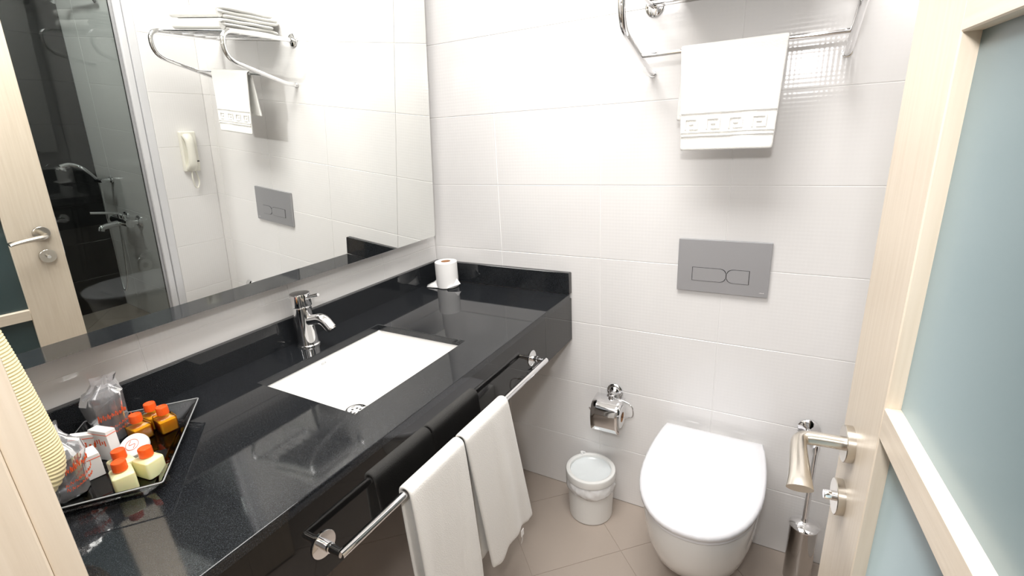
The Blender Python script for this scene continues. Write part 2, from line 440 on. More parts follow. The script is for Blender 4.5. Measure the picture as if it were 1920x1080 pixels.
# faucet
FX, FY = .047, -.716
fc = thing('faucet', 'chrome single lever basin tap behind the white sink', 'faucet', (FX, FY, .85))
bm = NB(); lathe(bm, [(0, .8502), (.0325, .8502), (.0325, .853), (.030, .855), (.0290, .857), (.0265, .90), (.0255, .967), (.024, .971), (0, .971)], (FX, FY, 0), seg=40)
obj('body', bm, 'chrome', fc)
bm = NB(); lathe(bm, [(0, .9715), (.0278, .9715), (.0285, .973), (.0285, 1.006), (.0272, 1.0095), (0, 1.0105)], (FX, FY, 0), seg=40)
cap = obj('lever_cap', bm, 'chrome', fc)
bm = NB(); tube(bm, spline([(FX+.018, FY, .998), (FX+.035, FY+.002, 1.001), (FX+.06, FY+.004, 1.008), (FX+.074, FY+.005, 1.012)], 5), [.0055]*6+[.0048]*6+[.0045]*4, 14)
obj('lever', bm, 'chrome', cap)
bm = NB(); sp = fillet([(FX+.012, FY+.002, .925), (FX+.075, FY+.006, .941), (FX+.102, FY+.008, .912)], .03, 8)
tube(bm, sp, [.0155]*len(sp), 20); so = obj('spout', bm, 'chrome', fc)
bm = NB(); d = (sp[-1]-sp[-2]).normalized(); tube(bm, [sp[-1]-d*.001, sp[-1]+d*.004], .013, 20); obj('aerator', bm, 'chrome_dark', so)

# ------------------------------------------------------------------ mirror (leans off the wall at its top)
def mx(y, z): return .0764 - .0082*y + .0677*(z-1.5)
mr = thing('mirror', 'large frameless wall mirror leaning slightly forward above the counter', 'mirror', (.06, -.75, 1.05))
def slab(bm, y0, y1, z0, z1, off0, off1):
    q = [(y0, z0), (y1, z0), (y1, z1), (y0, z1)]
    loft(bm, [[Vector((mx(y, z)+off1, y, z)) for y, z in q], [Vector((mx(y, z)+off0, y, z)) for y, z in q]])
bm = NB(); slab(bm, -.077, -1.44, 1.0476, 2.2, 0, -.005); obj('mirror_glass', bm, 'mirror', mr, smooth=0)
bm = NB(); q = [(-.25, 1.16), (-1.3, 1.16), (-1.3, 2.1), (-.25, 2.1)]
loft(bm, [[Vector((mx(y, z)-.0055, y, z)) for y, z in q], [Vector((XW+.0002, y, z)) for y, z in q]]); obj('backing_box', bm, 'backing', mr, smooth=0)

# ------------------------------------------------------------------ toilet
def dshape(hw, yb, yf, z, cx=1.105, bw=.9, n=22, wide=.42):
    """D outline: back edge at yb half-width hw*bw, widest hw, front at yf"""
    out = []
    ymid = yb + (yf-yb)*wide
    for k in range(n+1):     # front half ellipse from +x to -x
        a = PI*k/n; e = 2/2.25
        c_, s_ = math.cos(a), math.sin(a)
        out.append(Vector((cx + hw*math.copysign(abs(c_)**e, c_), ymid + (yf-ymid)*abs(s_)**e, z)))
    m_ = 6
    for k in range(1, m_+1):
        t = k/m_; out.append(Vector((cx - hw*(1-(1-bw)*t*t), ymid+(yb-ymid)*t, z)))
    for k in range(m_+1):
        t = 1-k/m_; out.append(Vector((cx + hw*(1-(1-bw)*t*t), ymid+(yb-ymid)*t, z)))
    return out[:-1]
tl = thing('toilet', 'white wall hung toilet with closed lid', 'toilet', (1.105, -.25, 0))
bm = NB()
prof = [(.05, .035, -.004, -.14), (.055, .075, -.003, -.20), (.08, .102, -.003, -.275), (.13, .128, -.003, -.36), (.19, .146, -.003, -.425), (.26, .157, -.003, -.468), (.33, .162, -.003, -.488), (.385, .163, -.003, -.494), (.392, .160, -.004, -.491)]
loft(bm, [dshape(h, yb, yf, z, bw=.95) for z, h, yb, yf in prof]); obj('bowl', bm, 'ceramic', tl, smooth=60)
bm = NB(); loft(bm, [dshape(.160, -.05, -.497, .393), dshape(.166, -.046, -.506, .396), dshape(.166, -.046, -.506, .405), dshape(.163, -.048, -.503, .4075)]); obj('seat', bm, 'lid', tl, smooth=50)
bm = NB(); loft(bm, [dshape(.166, -.044, -.509, .4085), dshape(.170, -.040, -.5145, .412), dshape(.1705, -.040, -.5155, .420), dshape(.169, -.041, -.5135, .427), dshape(.163, -.045, -.505, .4315), dshape(.140, -.065, -.47, .4345), dshape(.08, -.12, -.36, .436)])
obj('lid', bm, 'lid', tl, smooth=60)
for sx in (-.075, .075):
    bm = NB(); lathe(bm, [(0, -.02), (.009, -.02), (.009, .02), (0, .02)], (1.105+sx, -.030, .402), (1, 0, 0), 16); box(bm, (1.105+sx-.012, -.036, .392), (1.105+sx+.012, -.02, .40), .001); obj('hinge', bm, 'chrome', tl)
bm = NB(); lathe(bm, [(0, 0), (.008, 0), (.007, .004), (0, .005)], (1.262, -.10, .30), (1, 0, 0), 16); obj('fixing_cap', bm, 'chrome', tl)

# flush plate
fp = thing('flush_plate', 'grey metal dual flush plate above the toilet', 'flush plate', (1.09, -.0, .99))
bm = NB(); box(bm, (.9593, -.0115, .9084), (1.2201, -.0003, 1.0748), .0012, 2); obj('plate', bm, 'grey_plate', fp)
def notch(x0, x1, z0, z1, side, grow=0):
    """button outline with a pinched end on one side (side=+1 right end pinched)"""
    zm, hw, wn = (z0+z1)/2, (z1-z0)/2, .012
    x0, x1, z0, z1 = x0-grow, x1+grow, z0-grow, z1+grow; e = x1 if side > 0 else x0; f = -side
    pts = [(x0 if side > 0 else x1, z0)]
    pts += [(e+f*.020, z0)] + [(e+f*(.020-.018*math.sin(R(a))), z0+(.0125)*(1-math.cos(R(a)))) for a in (15, 35, 55, 75, 90)] + [(e, zm-hw*.42)]
    pts += [(e, zm+hw*.42)] + [(e+f*(.020-.018*math.sin(R(a))), z1-(.0125)*(1-math.cos(R(a)))) for a in (90, 75, 55, 35, 15)] + [(e+f*.020, z1)]
    pts += [(x0 if side > 0 else x1, z1)]
    return pts
for x0, x1, sd in ((1.0045, 1.1025, 1), (1.1035, 1.166, -1)):
    bm = NB(); prism(bm, [(x, -.0116, z) for x, z in notch(x0, x1, .9455, .9865, sd, .0011)], (0, -.0004, 0)); gp = obj('button_gap', bm, 'black', fp, smooth=0)
    bm = NB(); prism(bm, [(x, -.0119, z) for x, z in notch(x0+.0006, x1-.0006, .9455, .9865, sd)], (0, -.0014, 0)); obj('button', bm, 'grey_plate', fp, smooth=0)
bm = NB()
for k in range(4): box(bm, (1.197+.0035*k, -.0120, .921), (1.1992+.0035*k, -.0115, .9225+.001*(k % 2)))
obj('maker_mark', bm, 'ceramic', fp, smooth=0)

# ------------------------------------------------------------------ waste bin
BX, BY = .697, -.100
bn = thing('waste_bin', 'small round white plastic waste bin beside the toilet', 'bin', (BX, BY, 0))
bm = NB(); lathe(bm, [(0, .001), (.078, .001), (.081, .004), (.0815, .01), (.0875, .165), (.085, .165), (.079, .01), (0, .006)], (BX, BY, 0), seg=48); obj('bucket', bm, 'white_plastic', bn)
bm = NB(); lathe(bm, [(.0885, .170), (.0925, .171), (.0935, .174), (.0935, .194), (.091, .198), (.083, .2), (.0775, .197), (.0765, .190), (.079, .172)], (BX, BY, 0), seg=48); obj('rim', bm, 'white_plastic', bn)
bm = NB()
def wobb(r, h, a, j): 
    n_ = mnoise.noise(Vector((math.cos(a)*4, math.sin(a)*4, j*.7)))
    n2 = mnoise.noise(Vector((math.cos(a)*11, math.sin(a)*11, j*1.3+h*60)))
    return (r + (.004*n_+.0035*n2 if j > 0 else 0), h + (.010*n_ + .006*n2 + .005*math.sin(3*a+1) if j > 3 else .003*n2*(j > 0)))
lathe(bm, [(.0885, .172), (.0905, .16), (.0925, .15), (.092, .14), (.0915, .132), (.090, .125)], (BX, BY, 0), seg=120, wob=wobb)
M['bag'] = mat('white_bag_film', (.95, .95, .95), .22, Transmission_Weight=.1); M['bag'].node_tree.nodes['Principled BSDF'].inputs['IOR'].default_value = 1.2
ln = obj('bin_liner', bm, 'bag'); solid(ln, .0008); tag(ln, 'crumpled translucent white liner bag folded under the bin rim', 'bag')
bm = NB(); lathe(bm, [(.0765, .188), (.070, .181), (.05, .176), (0, .174)], (BX, BY, 0), seg=48, wob=lambda r, h, a, j: (r, h+.003*mnoise.noise(Vector((math.cos(a)*r*60, math.sin(a)*r*60, 3)))))
M['bag_in'] = mat('bag_inside', (.80, .84, .85), .2); obj('liner_inside', bm, 'bag_in', ln)
bm = NB(); tube(bm, spline([(BX-.055, BY+.060, .198), (BX-.062, BY+.063, .207), (BX-.052, BY+.070, .203), (BX-.05, BY+.074, .196)], 4), [.004]*13, 6); obj('bag_tuft', bm, 'bag', ln)

# ------------------------------------------------------------------ paper holder on back wall
ph = thing('toilet_paper_holder', 'chrome covered paper roll holder mounted on the tiled wall', 'holder', (.756, 0, .45))
PX, PZ = .757, .487
bm = NB(); lathe(bm, [(0, 0), (.029, 0), (.0295, .006), (.026, .010), (.021, .011), (.018, .016), (.010, .021), (.0085, .04), (0, .042)], (PX, 0, PZ), (0, -1, 0), 36); obj('rosette', bm, 'chrome', ph)
bm = NB(); lathe(bm, [(0, -.012), (.008, -.011), (.0115, -.004), (.0115, .004), (.008, .011), (0, .012)], (PX, -.044, PZ-.008), (0, 0, 1), 24); obj('pivot', bm, 'chrome', ph)
# cover: curved sheet
bm = NB(); prof = []
pr = [(-.022, .478), (-.040, .4785), (-.060, .478), (-.078, .474), (-.092, .464), (-.100, .448), (-.103, .428), (-.102, .405), (-.099, .385), (-.095, .368)]
pr = [(-p[0]*.0-abs(p[0]), p[1]) for p in pr]
X0, X1 = .697, .803
vs = [[bm.verts.new((X0+(X1-X0)*k/6, y, z)) for k in range(7)] for y, z in pr]
for a, b in zip(vs, vs[1:]):
    for k in range(6): bm.faces.new((a[k], a[k+1], b[k+1], b[k]))
cv = obj('cover', bm, 'chrome', ph, smooth=80); solid(cv, .0012)
bm = NB(); sp = fillet([(PX+.012, -.046, .480), (.800, -.046, .480), (.838, -.05, .470), (.842, -.055, .425), (.812, -.056, .418), (.682, -.056, .418), (.676, -.058, .430)], [.012, .02, .02, .006, .005], 5)
tube(bm, sp, .0026, 10); obj('wire_arm', bm, 'chrome', ph)
def paper_roll(name, origin, axis, r, h, core, label):
    t = thing(name, label, 'toilet roll', origin, 'toilet rolls')
    bm = NB(); lathe(bm, [(core, 0), (r-.002, 0), (r, .002), (r, h-.002), (r-.002, h), (core, h), (core, 0)], origin, axis, 44); obj('paper', bm, 'paper', t)
    bm = NB(); lathe(bm, [(core-.0002, .0005), (core-.0002, h-.0005), (core-.0015, h-.0005), (core-.0015, .0005), (core-.0002, .0005)], origin, axis, 32); obj('cardboard_core', bm, 'core', t)
    return t
paper_roll('toilet_roll', (.702, -.056, .418), (1, 0, 0), .041, .100, .019, 'white toilet roll hanging in the chrome wall holder')
RX, RY = .098, -.092
rl = paper_roll('toilet_roll', (RX, RY, .8512), (0, 0, 1), .0435, .102, .019, 'upright white toilet roll standing on the counter corner')
bm = NB(); lathe(bm, [(0, 0), (.0172, 0), (.0172, .001), (0, .001)], (RX, RY, .944), seg=24); obj('core_inside', bm, 'core', rl)
# loose torn tails at its foot
for pts in ([(-.043, .0, .030), (-.055, -.012, .018), (-.078, -.030, .006), (-.070, -.046, .0012), (-.045, -.042, .0012), (-.02, -.038, .002)], [(.020, -.037, .0), (.03, -.042, .006), (.052, -.015, .012), (.060, .004, .014), (.044, .004, .035)]):
    bm = NB(); c0 = Vector((RX, RY, .8512)); vs = [bm.verts.new(c0+Vector(p)) for p in pts]; cc = bm.verts.new(c0+Vector((sum(p[0] for p in pts)/len(pts), sum(p[1] for p in pts)/len(pts), .012)))
    for a, b in zip(vs, vs[1:]): bm.faces.new((a, b, cc))
    bm.faces.new((vs[-1], vs[0], cc)); o = obj('torn_sheet', bm, 'paper', rl); solid(o, .0006)

# ------------------------------------------------------------------ toilet brush
TX, TY = 1.392, -.088
tb = thing('toilet_brush_holder', 'tall dark polished steel brush canister behind the door handle', 'brush holder', (TX, TY, 0))
bm = NB(); lathe(bm, [(0, .001), (.038, .001), (.0385, .003), (.0385, .2055), (.0365, .2055), (.0365, .004), (0, .003)], (TX, TY, 0), seg=40); obj('canister', bm, 'chrome_dark', tb)
bm = NB(); lathe(bm, [(0, 0), (.03, 0), (.031, .006), (.027, .010), (.018, .013), (.009, .018), (.008, .045), (0, .045)], (1.373, 0, .498), (0, -1, 0), 36); obj('rosette', bm, 'chrome', tb)
bm = NB(); tube(bm, [(1.373, -.045, .498), (1.380, -.07, .495), (TX, TY+.006, .492)], .0065, 14); obj('arm', bm, 'chrome', tb)
tbb = thing('toilet_brush', 'chrome toilet brush stem and cap standing in the steel canister', 'brush', (TX, TY, .2))
bm = NB(); lathe(bm, [(.040, .2065), (.0408, .210), (.034, .217), (.018, .222), (.010, .226), (.0080, .232), (.0072, .47), (.009, .475), (.0105, .488), (.009, .50), (0, .503)], (TX, TY, 0), seg=32); lathe(bm, [(.040, .2065), (0, .206)], (TX, TY, 0), seg=32)
obj('stem', bm, 'chrome', tbb)

# ------------------------------------------------------------------ towel rail on the apron
BARX, BARZ = .636, .735; YA, YB = -1.147, -.330
tr_ = thing('towel_rail', 'straight chrome towel rail fixed to the black apron', 'towel rail', (.588, -.74, BARZ))
bm = NB(); tube(bm, [(BARX, YA-.004, BARZ), (BARX, YB+.004, BARZ)], .0085, 20); obj('bar', bm, 'chrome', tr_)
for y in (YA, YB):
    bm = NB(); lathe(bm, [(0, 0), (.0255, 0), (.0255, .0022), (.0245, .003), (0, .003)], (CD+.0002, y, BARZ), (1, 0, 0), 40); ro = obj('rosette', bm, 'chrome', tr_)
    bm = NB(); lathe(bm, [(.0095, .003), (.0095, .020), (.0078, .021), (.0078, .028), (.0078, .029), (.0075, BARX-CD), (0, BARX-CD)], (CD, y, BARZ), (1, 0, 0), 24); obj('post', bm, 'chrome', ro)

# ------------------------------------------------------------------ draped towels
def drape(name, label, group, axis_pt, lo, hi, r, front_len, back_len, along, out, edge_f, edge_b, mt, th=.006, fold=.004, seed=0, nu=26, flare=0., cat='towel', band=False, sag=None):
    """axis_pt(s)->point of the bar at s in [lo,hi]; 'out' unit vector away from the wall; edge_f(u, v) -> shift along the bar"""
    t = thing(name, label, cat, axis_pt((lo+hi)/2), group)
    path = []   # (outward, down, v) v: -1 back end .. 0 top .. 1 front end
    nb, nf, na = 14, 26, 8
    rr = r + th/2 + .0008
    for k in range(nb, 0, -1): path.append((-rr - flare*(k/nb), back_len*k/nb, -k/nb))
    for k in range(na+1):
        a = PI - PI*k/na; path.append((rr*math.cos(a), -rr*math.sin(a), 0))
    for k in range(1, nf+1): path.append((rr, front_len*k/nf, k/nf))
    bm = NB(); rows = []
    for (o_, d_, v) in path:
        row = []
        for i in range(nu+1):
            u = i/nu; s_ = lo + (hi-lo)*u
            sh = edge_f(u, v) if v >= 0 else edge_b(u, -v)
            ds = 0
            if v > 0 and sag: ds = sag(u)*v
            w_ = fold*abs(v)**.7*(math.sin(u*7+seed+v*1.3)+.6*math.sin(u*15+seed*2+v*2))
            w_ += .003*abs(v)*mnoise.noise(Vector((u*5, v*5, seed)))
            if v < 0: w_ = -abs(w_)*.5
            elif v > 0: w_ = w_*.5+abs(w_)*.5
            p = axis_pt(s_) + Vector(along)*sh + Vector(out)*(o_ + w_) - Vector((0, 0, 1))*(d_+ds)
            row.append(bm.verts.new(p))
        rows.append(row)
    for a, b in zip(rows, rows[1:]):
        for i in range(nu): bm.faces.new((a[i], a[i+1], b[i+1], b[i]))
    o = obj('cloth', bm, mt, t, smooth=180); solid(o, th); subsurf(o, 1)
    return t
ax = lambda s_: Vector((BARX, s_, BARZ))
drape('hand_towel', 'ivory hand towel hanging nearest the camera on the apron rail', 'hand towels on the apron rail', ax, -.985, -.797, .0085, .50, .43, (0, 1, 0), (1, 0, 0),
      lambda u, v: (.034*u + .012*(1-u))*v, lambda u, v: .02*v, 'towel_old', seed=.7, fold=.011, th=.009)
drape('hand_towel', 'ivory hand towel hanging farther along the apron rail with its curled corner', 'hand towels on the apron rail', ax, -.790, -.592, .0085, .435, .42, (0, 1, 0), (1, 0, 0),
      lambda u, v: (.105-.035*(1-u))*v, lambda u, v: .045*v, 'towel_old', seed=2.6, fold=.010, th=.009, sag=lambda u: .005-.022*math.sin(PI*u)**2+.03*math.exp(-((u-.22)/.15)**2)+.016*u)
bm = NB(); box(bm, (.655, -.572, .268), (.657, -.556, .290), .0004); tube(bm, spline([(.656, -.565, .268), (.657, -.567, .258), (.655, -.572, .245)], 4), .0006, 5)
o = obj('care_label', bm, 'paper', bpy.data.objects['hand_towel.001'])

# ------------------------------------------------------------------ towel rack on the back wall
rk = thing('towel_rack', 'chrome hotel towel shelf with lower rail above the toilet', 'towel rack', (1.095, 0, 1.7))
XL, XR = .858, 1.335
for x in (XL, XR):
    bm = NB(); sp = fillet([(x, -.006, 1.738), (x, -.318, 1.738), (x, -.310, 1.640), (x, -.055, 1.567), (x, -.0045, 1.562)], [.05, .05, .02], 8)
    tube(bm, sp, .009, 18); arm = obj('arm', bm, 'chrome', rk)
    bm = NB(); lathe(bm, [(0, 0), (.027, 0), (.027, .003), (.024, .006), (.012, .008), (0, .008)], (x, 0, 1.738), (0, -1, 0), 32); obj('rosette', bm, 'chrome', arm)
    bm = NB(); lathe(bm, [(0, 0), (.0105, 0), (.0105, .006), (0, .006)], (x, 0, 1.562), (0, -1, 0), 20); obj('end_cap', bm, 'chrome', arm)
for y in (-.035, -.085, -.135, -.185, -.235, -.275):
    bm = NB(); tube(bm, [(XL, y, 1.738), (XR, y, 1.738)], .0045, 12); obj('shelf_rod', bm, 'chrome', rk)
bm = NB(); tube(bm, [(XL, -.145, 1.5935), (XR, -.145, 1.5935)], .006, 14); obj('lower_rail', bm, 'chrome', rk)
ax2 = lambda s_: Vector((s_, -.145, 1.5935))
ht = drape('bath_towel', 'white face towel with a Greek key border hanging on the rack rail', 'bath towels on the rack', ax2, .966, 1.209, .006, .247, .17, (1, 0, 0), (0, -1, 0),
      lambda u, v: (.010-.022*u)*v, lambda u, v: -.012*v, 'towel', seed=1.3, fold=.0015, th=.006, flare=.02)
# woven border in relief
bm = NB(); yb = -.145-.006-.0095
def fx(u, zz): v = (1.5935-zz)/.247; return .966+.243*u + (.010-.022*u)*v
def strip(u0, u1, z0, z1):
    q = [(u0, z0), (u1, z0), (u1, z1), (u0, z1)]
    loft(bm, [[Vector((fx(u, z), yb+.0010, z)) for u, z in q], [Vector((fx(u, z), yb-.0012, z)) for u, z in q]])
for z in (1.440, 1.392, 1.383): strip(.01, .99, z, z+.0025)
for k in range(4):
    u = .05+.235*k
    strip(u, u+.15, 1.424, 1.428); strip(u, u+.018, 1.400, 1.424); strip(u+.132, u+.15, 1.404, 1.424); strip(u+.05, u+.15, 1.400, 1.404); strip(u+.05, u+.1, 1.412, 1.416)
obj('woven_border', bm, 'towel', ht, smooth=0)

def folded(name, label, x0, x1, y0, y1, z, h, seed):
    """folded towel: three layers, fold edge towards the room, loose ends towards -x"""
    t = thing(name, label, 'towel', ((x0+x1)/2, (y0+y1)/2, z), 'folded towels on the rack')
    n = 3; th = h/n
    path = []   # serpentine in (y,z)
    for k in range(n*2-1):
        pass
    yy0, yy1 = y0, y1
    prof = []
    for k in range(n):
        zc = z + th*(k+.5); a, b = (yy0+.012, yy1-.012)
        pts = [(a, zc), ((a+b)/2, zc+.001), (b, zc)] if k % 2 == 0 else [(b, zc), ((a+b)/2, zc), (a, zc)]
        prof += pts
        if k < n-1:
            ye = yy1 if k % 2 == 0 else yy0; prof.append((ye, zc+th/2))
    sp = spline([(0, y, zz) for y, zz in prof], 6)
    bm = NB(); nx = 16; rows = []
    for j, p in enumerate(sp):
        row = []
        for i in range(nx+1):
            u = i/nx; wv = .006*mnoise.noise(Vector((u*4, j*.25, seed)))
            row.append(bm.verts.new((x0+(x1-x0)*u+.003*math.sin(j*.5+seed), p.y+wv, p.z+wv*.5)))
        rows.append(row)
    for a, b in zip(rows, rows[1:]):
        for i in range(nx): bm.faces.new((a[i], a[i+1], b[i+1], b[i]))
    o = obj('cloth', bm, 'towel', t, smooth=180); solid(o, th*.98); subsurf(o, 1)
    bm = NB(); tube(bm, [(x0+.004, y0+.0015, z+h/2), (x1-.004, y0+.0015, z+h/2)], h*.49, 20, flat=[(1, .7)]*2); obj('front_fold', bm, 'towel', t)
    return t
folded('folded_towel', 'lower of the two folded white towels on the rack shelf', .925, 1.245, -.262, -.02, 1.7445, .040, 1)
folded('folded_towel', 'upper of the two folded white towels on the rack shelf', .930, 1.250, -.265, -.015, 1.7865, .042, 5)

# ------------------------------------------------------------------ telephone on right wall
tp = thing('telephone', 'cream wall telephone beside the shower screen seen in the mirror', 'telephone', (W, -.12, 1.11))
bm = NB(); box(bm, (W-.024, -.158, 1.118), (W-.0003, -.082, 1.312), .006, 3); obj('base', bm, 'cream_plastic', tp)
bm = NB(); sp = spline([(W-.030, -.132, 1.295), (W-.048, -.132, 1.270), (W-.052, -.132, 1.215), (W-.048, -.132, 1.160), (W-.030, -.132, 1.133)], 6)
tube(bm, sp, [.016+.004*abs(math.cos(PI*i/(len(sp)-1)))**2 for i in range(len(sp))], 16, flat=[(.8, 1.15)]*len(sp)); obj('handset', bm, 'cream_plastic', tp)
bm = NB(); box(bm, (W-.0265, -.100, 1.165), (W-.024, -.085, 1.170), .0005); obj('hook_slot', bm, 'black', tp)
bm = NB(); sp = spline([(W-.03, -.132, 1.128), (W-.032, -.136, 1.09), (W-.025, -.126, 1.045), (W-.02, -.110, 1.035), (W-.018, -.098, 1.06), (W-.016, -.102, 1.10), (W-.015, -.108, 1.121)], 8)
tube(bm, sp, .0035, 8); obj('cord', bm, 'cream_plastic', tp)

# ------------------------------------------------------------------ shower screen and shower fittings
ss = thing('shower_screen', 'clear glass shower screen in a white aluminium frame', 'shower screen', (W, -.8, 0))
bm = NB(); box(bm, (W+.001, -.290, .0), (W+.045, -.2555, 2.46), .003, 2); obj('wall_profile', bm, 'alu', ss)
bm = NB(); box(bm, (W+.006, -.322, .0), (W+.040, -.2905, 2.46), .006, 3); obj('frame_profile', bm, 'alu', ss)
bm = NB(); box(bm, (W+.016, -.334, .03), (W+.030, -.3225, 2.46), .001); obj('rubber_seal', bm, 'grey_plate', ss)
bm = NB(); box(bm, (W+.020, D+.03, .03), (W+.026, -.3345, 2.45)); obj('glass_panel', bm, 'glass', ss, smooth=0)
bm = NB(); box(bm, (W+.006, D+.001, 0), (W+.040, -.323, .03), .002); obj('bottom_profile', bm, 'alu', ss)
bm = NB(); box(bm, (W+.006, D+.001, .031), (W+.040, D+.029, 2.46), .002); obj('jamb_profile', bm, 'alu', ss)

sm = thing('shower_mixer', 'chrome shower mixer tap on the pale tiles behind the glass', 'shower mixer', (2.50, 0, .67))
for x in (2.43, 2.58):
    bm = NB(); lathe(bm, [(0, 0), (.034, 0), (.034, .004), (.022, .014), (.013, .016), (.012, .05), (0, .05)], (x, 0, .68), (0, -1, 0), 28, wob=lambda r, h, a, j: (r*1.15, h)); obj('inlet', bm, 'chrome', sm)
bm = NB(); tube(bm, [(2.41, -.062, .68), (2.60, -.062, .68)], .026, 20); obj('body', bm, 'chrome', sm)
bm = NB(); tube(bm, spline([(2.505, -.07, .672), (2.505, -.12, .668), (2.505, -.175, .660), (2.505, -.185, .640)], 5), .018, 16); obj('spout', bm, 'chrome', sm)
bm = NB(); lathe(bm, [(0, 0), (.018, 0), (.020, .02), (.016, .03), (0, .033)], (2.505, -.062, .70), (0, 0, 1), 24); tube(bm, spline([(2.505, -.065, .728), (2.505, -.12, .742), (2.505, -.22, .757)], 5), .008, 10); obj('lever', bm, 'chrome', sm)
bm = NB(); lathe(bm, [(0, 0), (.013, .003), (.016, .014), (.012, .026), (0, .03)], (2.47, -.062, .70), (0, 0, 1), 20); obj('diverter_knob', bm, 'chrome', sm)
hs = thing('hand_shower', 'chrome hand shower and hose resting in its wall bracket', 'hand shower', (2.70, 0, .92))
bm = NB(); lathe(bm, [(0, 0), (.02, 0), (.018, .01), (.011, .014), (.010, .07), (0, .07)], (2.66, 0, .915), (0, -1, 0), 20); tube(bm, [(2.62, -.065, .918), (2.69, -.075, .912)], .013, 14); obj('bracket', bm, 'chrome', hs)
bm = NB(); sp = spline([(2.66, -.07, .905), (2.72, -.08, .945), (2.78, -.10, .985), (2.80, -.15, 1.005), (2.80, -.20, .995)], 6); n = len(sp)
tube(bm, sp, [.010+.006*(i/(n-1))**2 for i in range(n)], 16); lathe(bm, [(0, 0), (.032, 0), (.034, .006), (.024, .018), (0, .022)], (2.80, -.20, .975), (0, .35, 1), 24); obj('handset', bm, 'chrome', hs)
bm = NB(); sp = spline([(2.54, -.062, .66), (2.54, -.07, .52), (2.545, -.08, .36), (2.55, -.09, .26), (2.58, -.10, .20), (2.62, -.09, .26), (2.64, -.08, .45), (2.655, -.075, .70), (2.655, -.07, .90)], 8); tube(bm, sp, .0065, 10); obj('hose', bm, 'chrome', hs)
sb = thing('shower_bracket', 'chrome upper shower arm high on the shower wall', 'shower arm', (2.50, 0, 1.9))
bm = NB(); lathe(bm, [(0, 0), (.026, 0), (.026, .004), (.014, .012), (.012, .06), (0, .06)], (2.40, 0, 1.93), (0, -1, 0), 24); obj('mount', bm, 'chrome', sb)
bm = NB(); tube(bm, spline([(2.36, -.05, 1.93), (2.50, -.06, 1.93), (2.64, -.07, 1.925), (2.68, -.08, 1.915)], 5), [.011]*14+[.018, .024], 16); obj('arm', bm, 'chrome', sb)

# ------------------------------------------------------------------ hair dryer hose between jamb and mirror
hd = thing('hair_dryer', 'cream ribbed hair dryer hose with navy end hanging at the left edge', 'hair dryer', (.30, -1.40, 1.1))
pts = spline([(.300, -1.402, 1.205), (.302, -1.395, 1.13), (.304, -1.390, 1.04), (.305, -1.388, .985), (.304, -1.396, .957), (.300, -1.412, .948), (.292, -1.430, .958), (.282, -1.440, .99), (.27, -1.443, 1.05), (.26, -1.443, 1.12)], 44)
n = len(pts)
bm = NB()
# resample evenly so each rib gets six rings
tot = sum((pts[i+1]-pts[i]).length for i in range(n-1)); m_ = int(tot/.0009)
rs_pts, rs_r = [], []; cum = [0]
for i in range(n-1): cum.append(cum[-1]+(pts[i+1]-pts[i]).length)
j = 0
for k in range(m_+1):
    d_ = tot*k/m_
    while j < n-2 and cum[j+1] < d_: j += 1
    f = (d_-cum[j])/max(1e-9, cum[j+1]-cum[j]); rs_pts.append(pts[j].lerp(pts[j+1], f))
    rs_r.append((.0285+.0035*min(1, d_/.18))*(1-.25*max(0, (d_-.27)/(tot-.27)))+.0008*math.sin(2*PI*d_/.0048))
tube(bm, rs_pts, rs_r, 28)
M['hose'] = mat('cream_yellow_hose', (.90, .79, .48), .4); obj('ribbed_hose', bm, 'hose', hd, smooth=70)
bm = NB(); tube(bm, [(.300, -1.402, 1.203), (.2995, -1.403, 1.213)], .031, 28); obj('white_collar', bm, 'white_plastic', hd)
bm = NB(); tube(bm, spline([(.2995, -1.403, 1.2135), (.297, -1.408, 1.27), (.293, -1.415, 1.33)], 6), [.0295]*7+[.033]*6, 28); obj('grip', bm, 'dark_navy', hd)
bm = NB(); box(bm, (.23, D+.0005, 1.12), (.36, -1.450, 1.38), .008, 3); box(bm, (.27, -1.455, 1.26), (.325, -1.43, 1.31), .005, 2); obj('wall_holder', bm, 'white_plastic', hd)

# ------------------------------------------------------------------ toiletries tray
e1, e2 = Vector((.782, -.622, 0)), Vector((-.622, -.782, 0)); TA = Vector((.131, -1.076, .8505))
def tp_(a, b, z): return TA + e1*a + e2*b + Vector((0, 0, z))
def tray_ring(ins, z, r=.02, n=5, la=.313, lb=.212):
    out = []
    for (ca, cb, a0) in ((la-ins-r, lb-ins-r, 0), (ins+r, lb-ins-r, 90), (ins+r, ins+r, 180), (la-ins-r, ins+r, 270)):
        for k in range(n+1):
            a = R(a0+90*k/n); out.append(tp_(ca+r*math.cos(a), cb+r*math.sin(a), z))
    return out
bm = NB()
loft(bm, [tray_ring(.030, .0002, .012), tray_ring(.026, .002, .014), tray_ring(.0022, .030, .004), tray_ring(0, .0305, .004), tray_ring(0, .0325, .004), tray_ring(.0045, .0328, .004), tray_ring(.0285, .0055, .013), tray_ring(.034, .004, .012)])
ty = obj('amenity_tray', bm, 'acrylic', smooth=35); tag(ty, 'clear acrylic tray of toiletries on the black counter', 'tray')
bm = NB(); ring = tray_ring(.0012, .0322, .004); tube(bm, ring, .0013, 8, closed=True)
M['clear_edge'] = mat('bright_acrylic_edge', (.75, .77, .78), .15, Transmission_Weight=.5)
obj('rim', bm, 'clear_edge', ty, smooth=60)

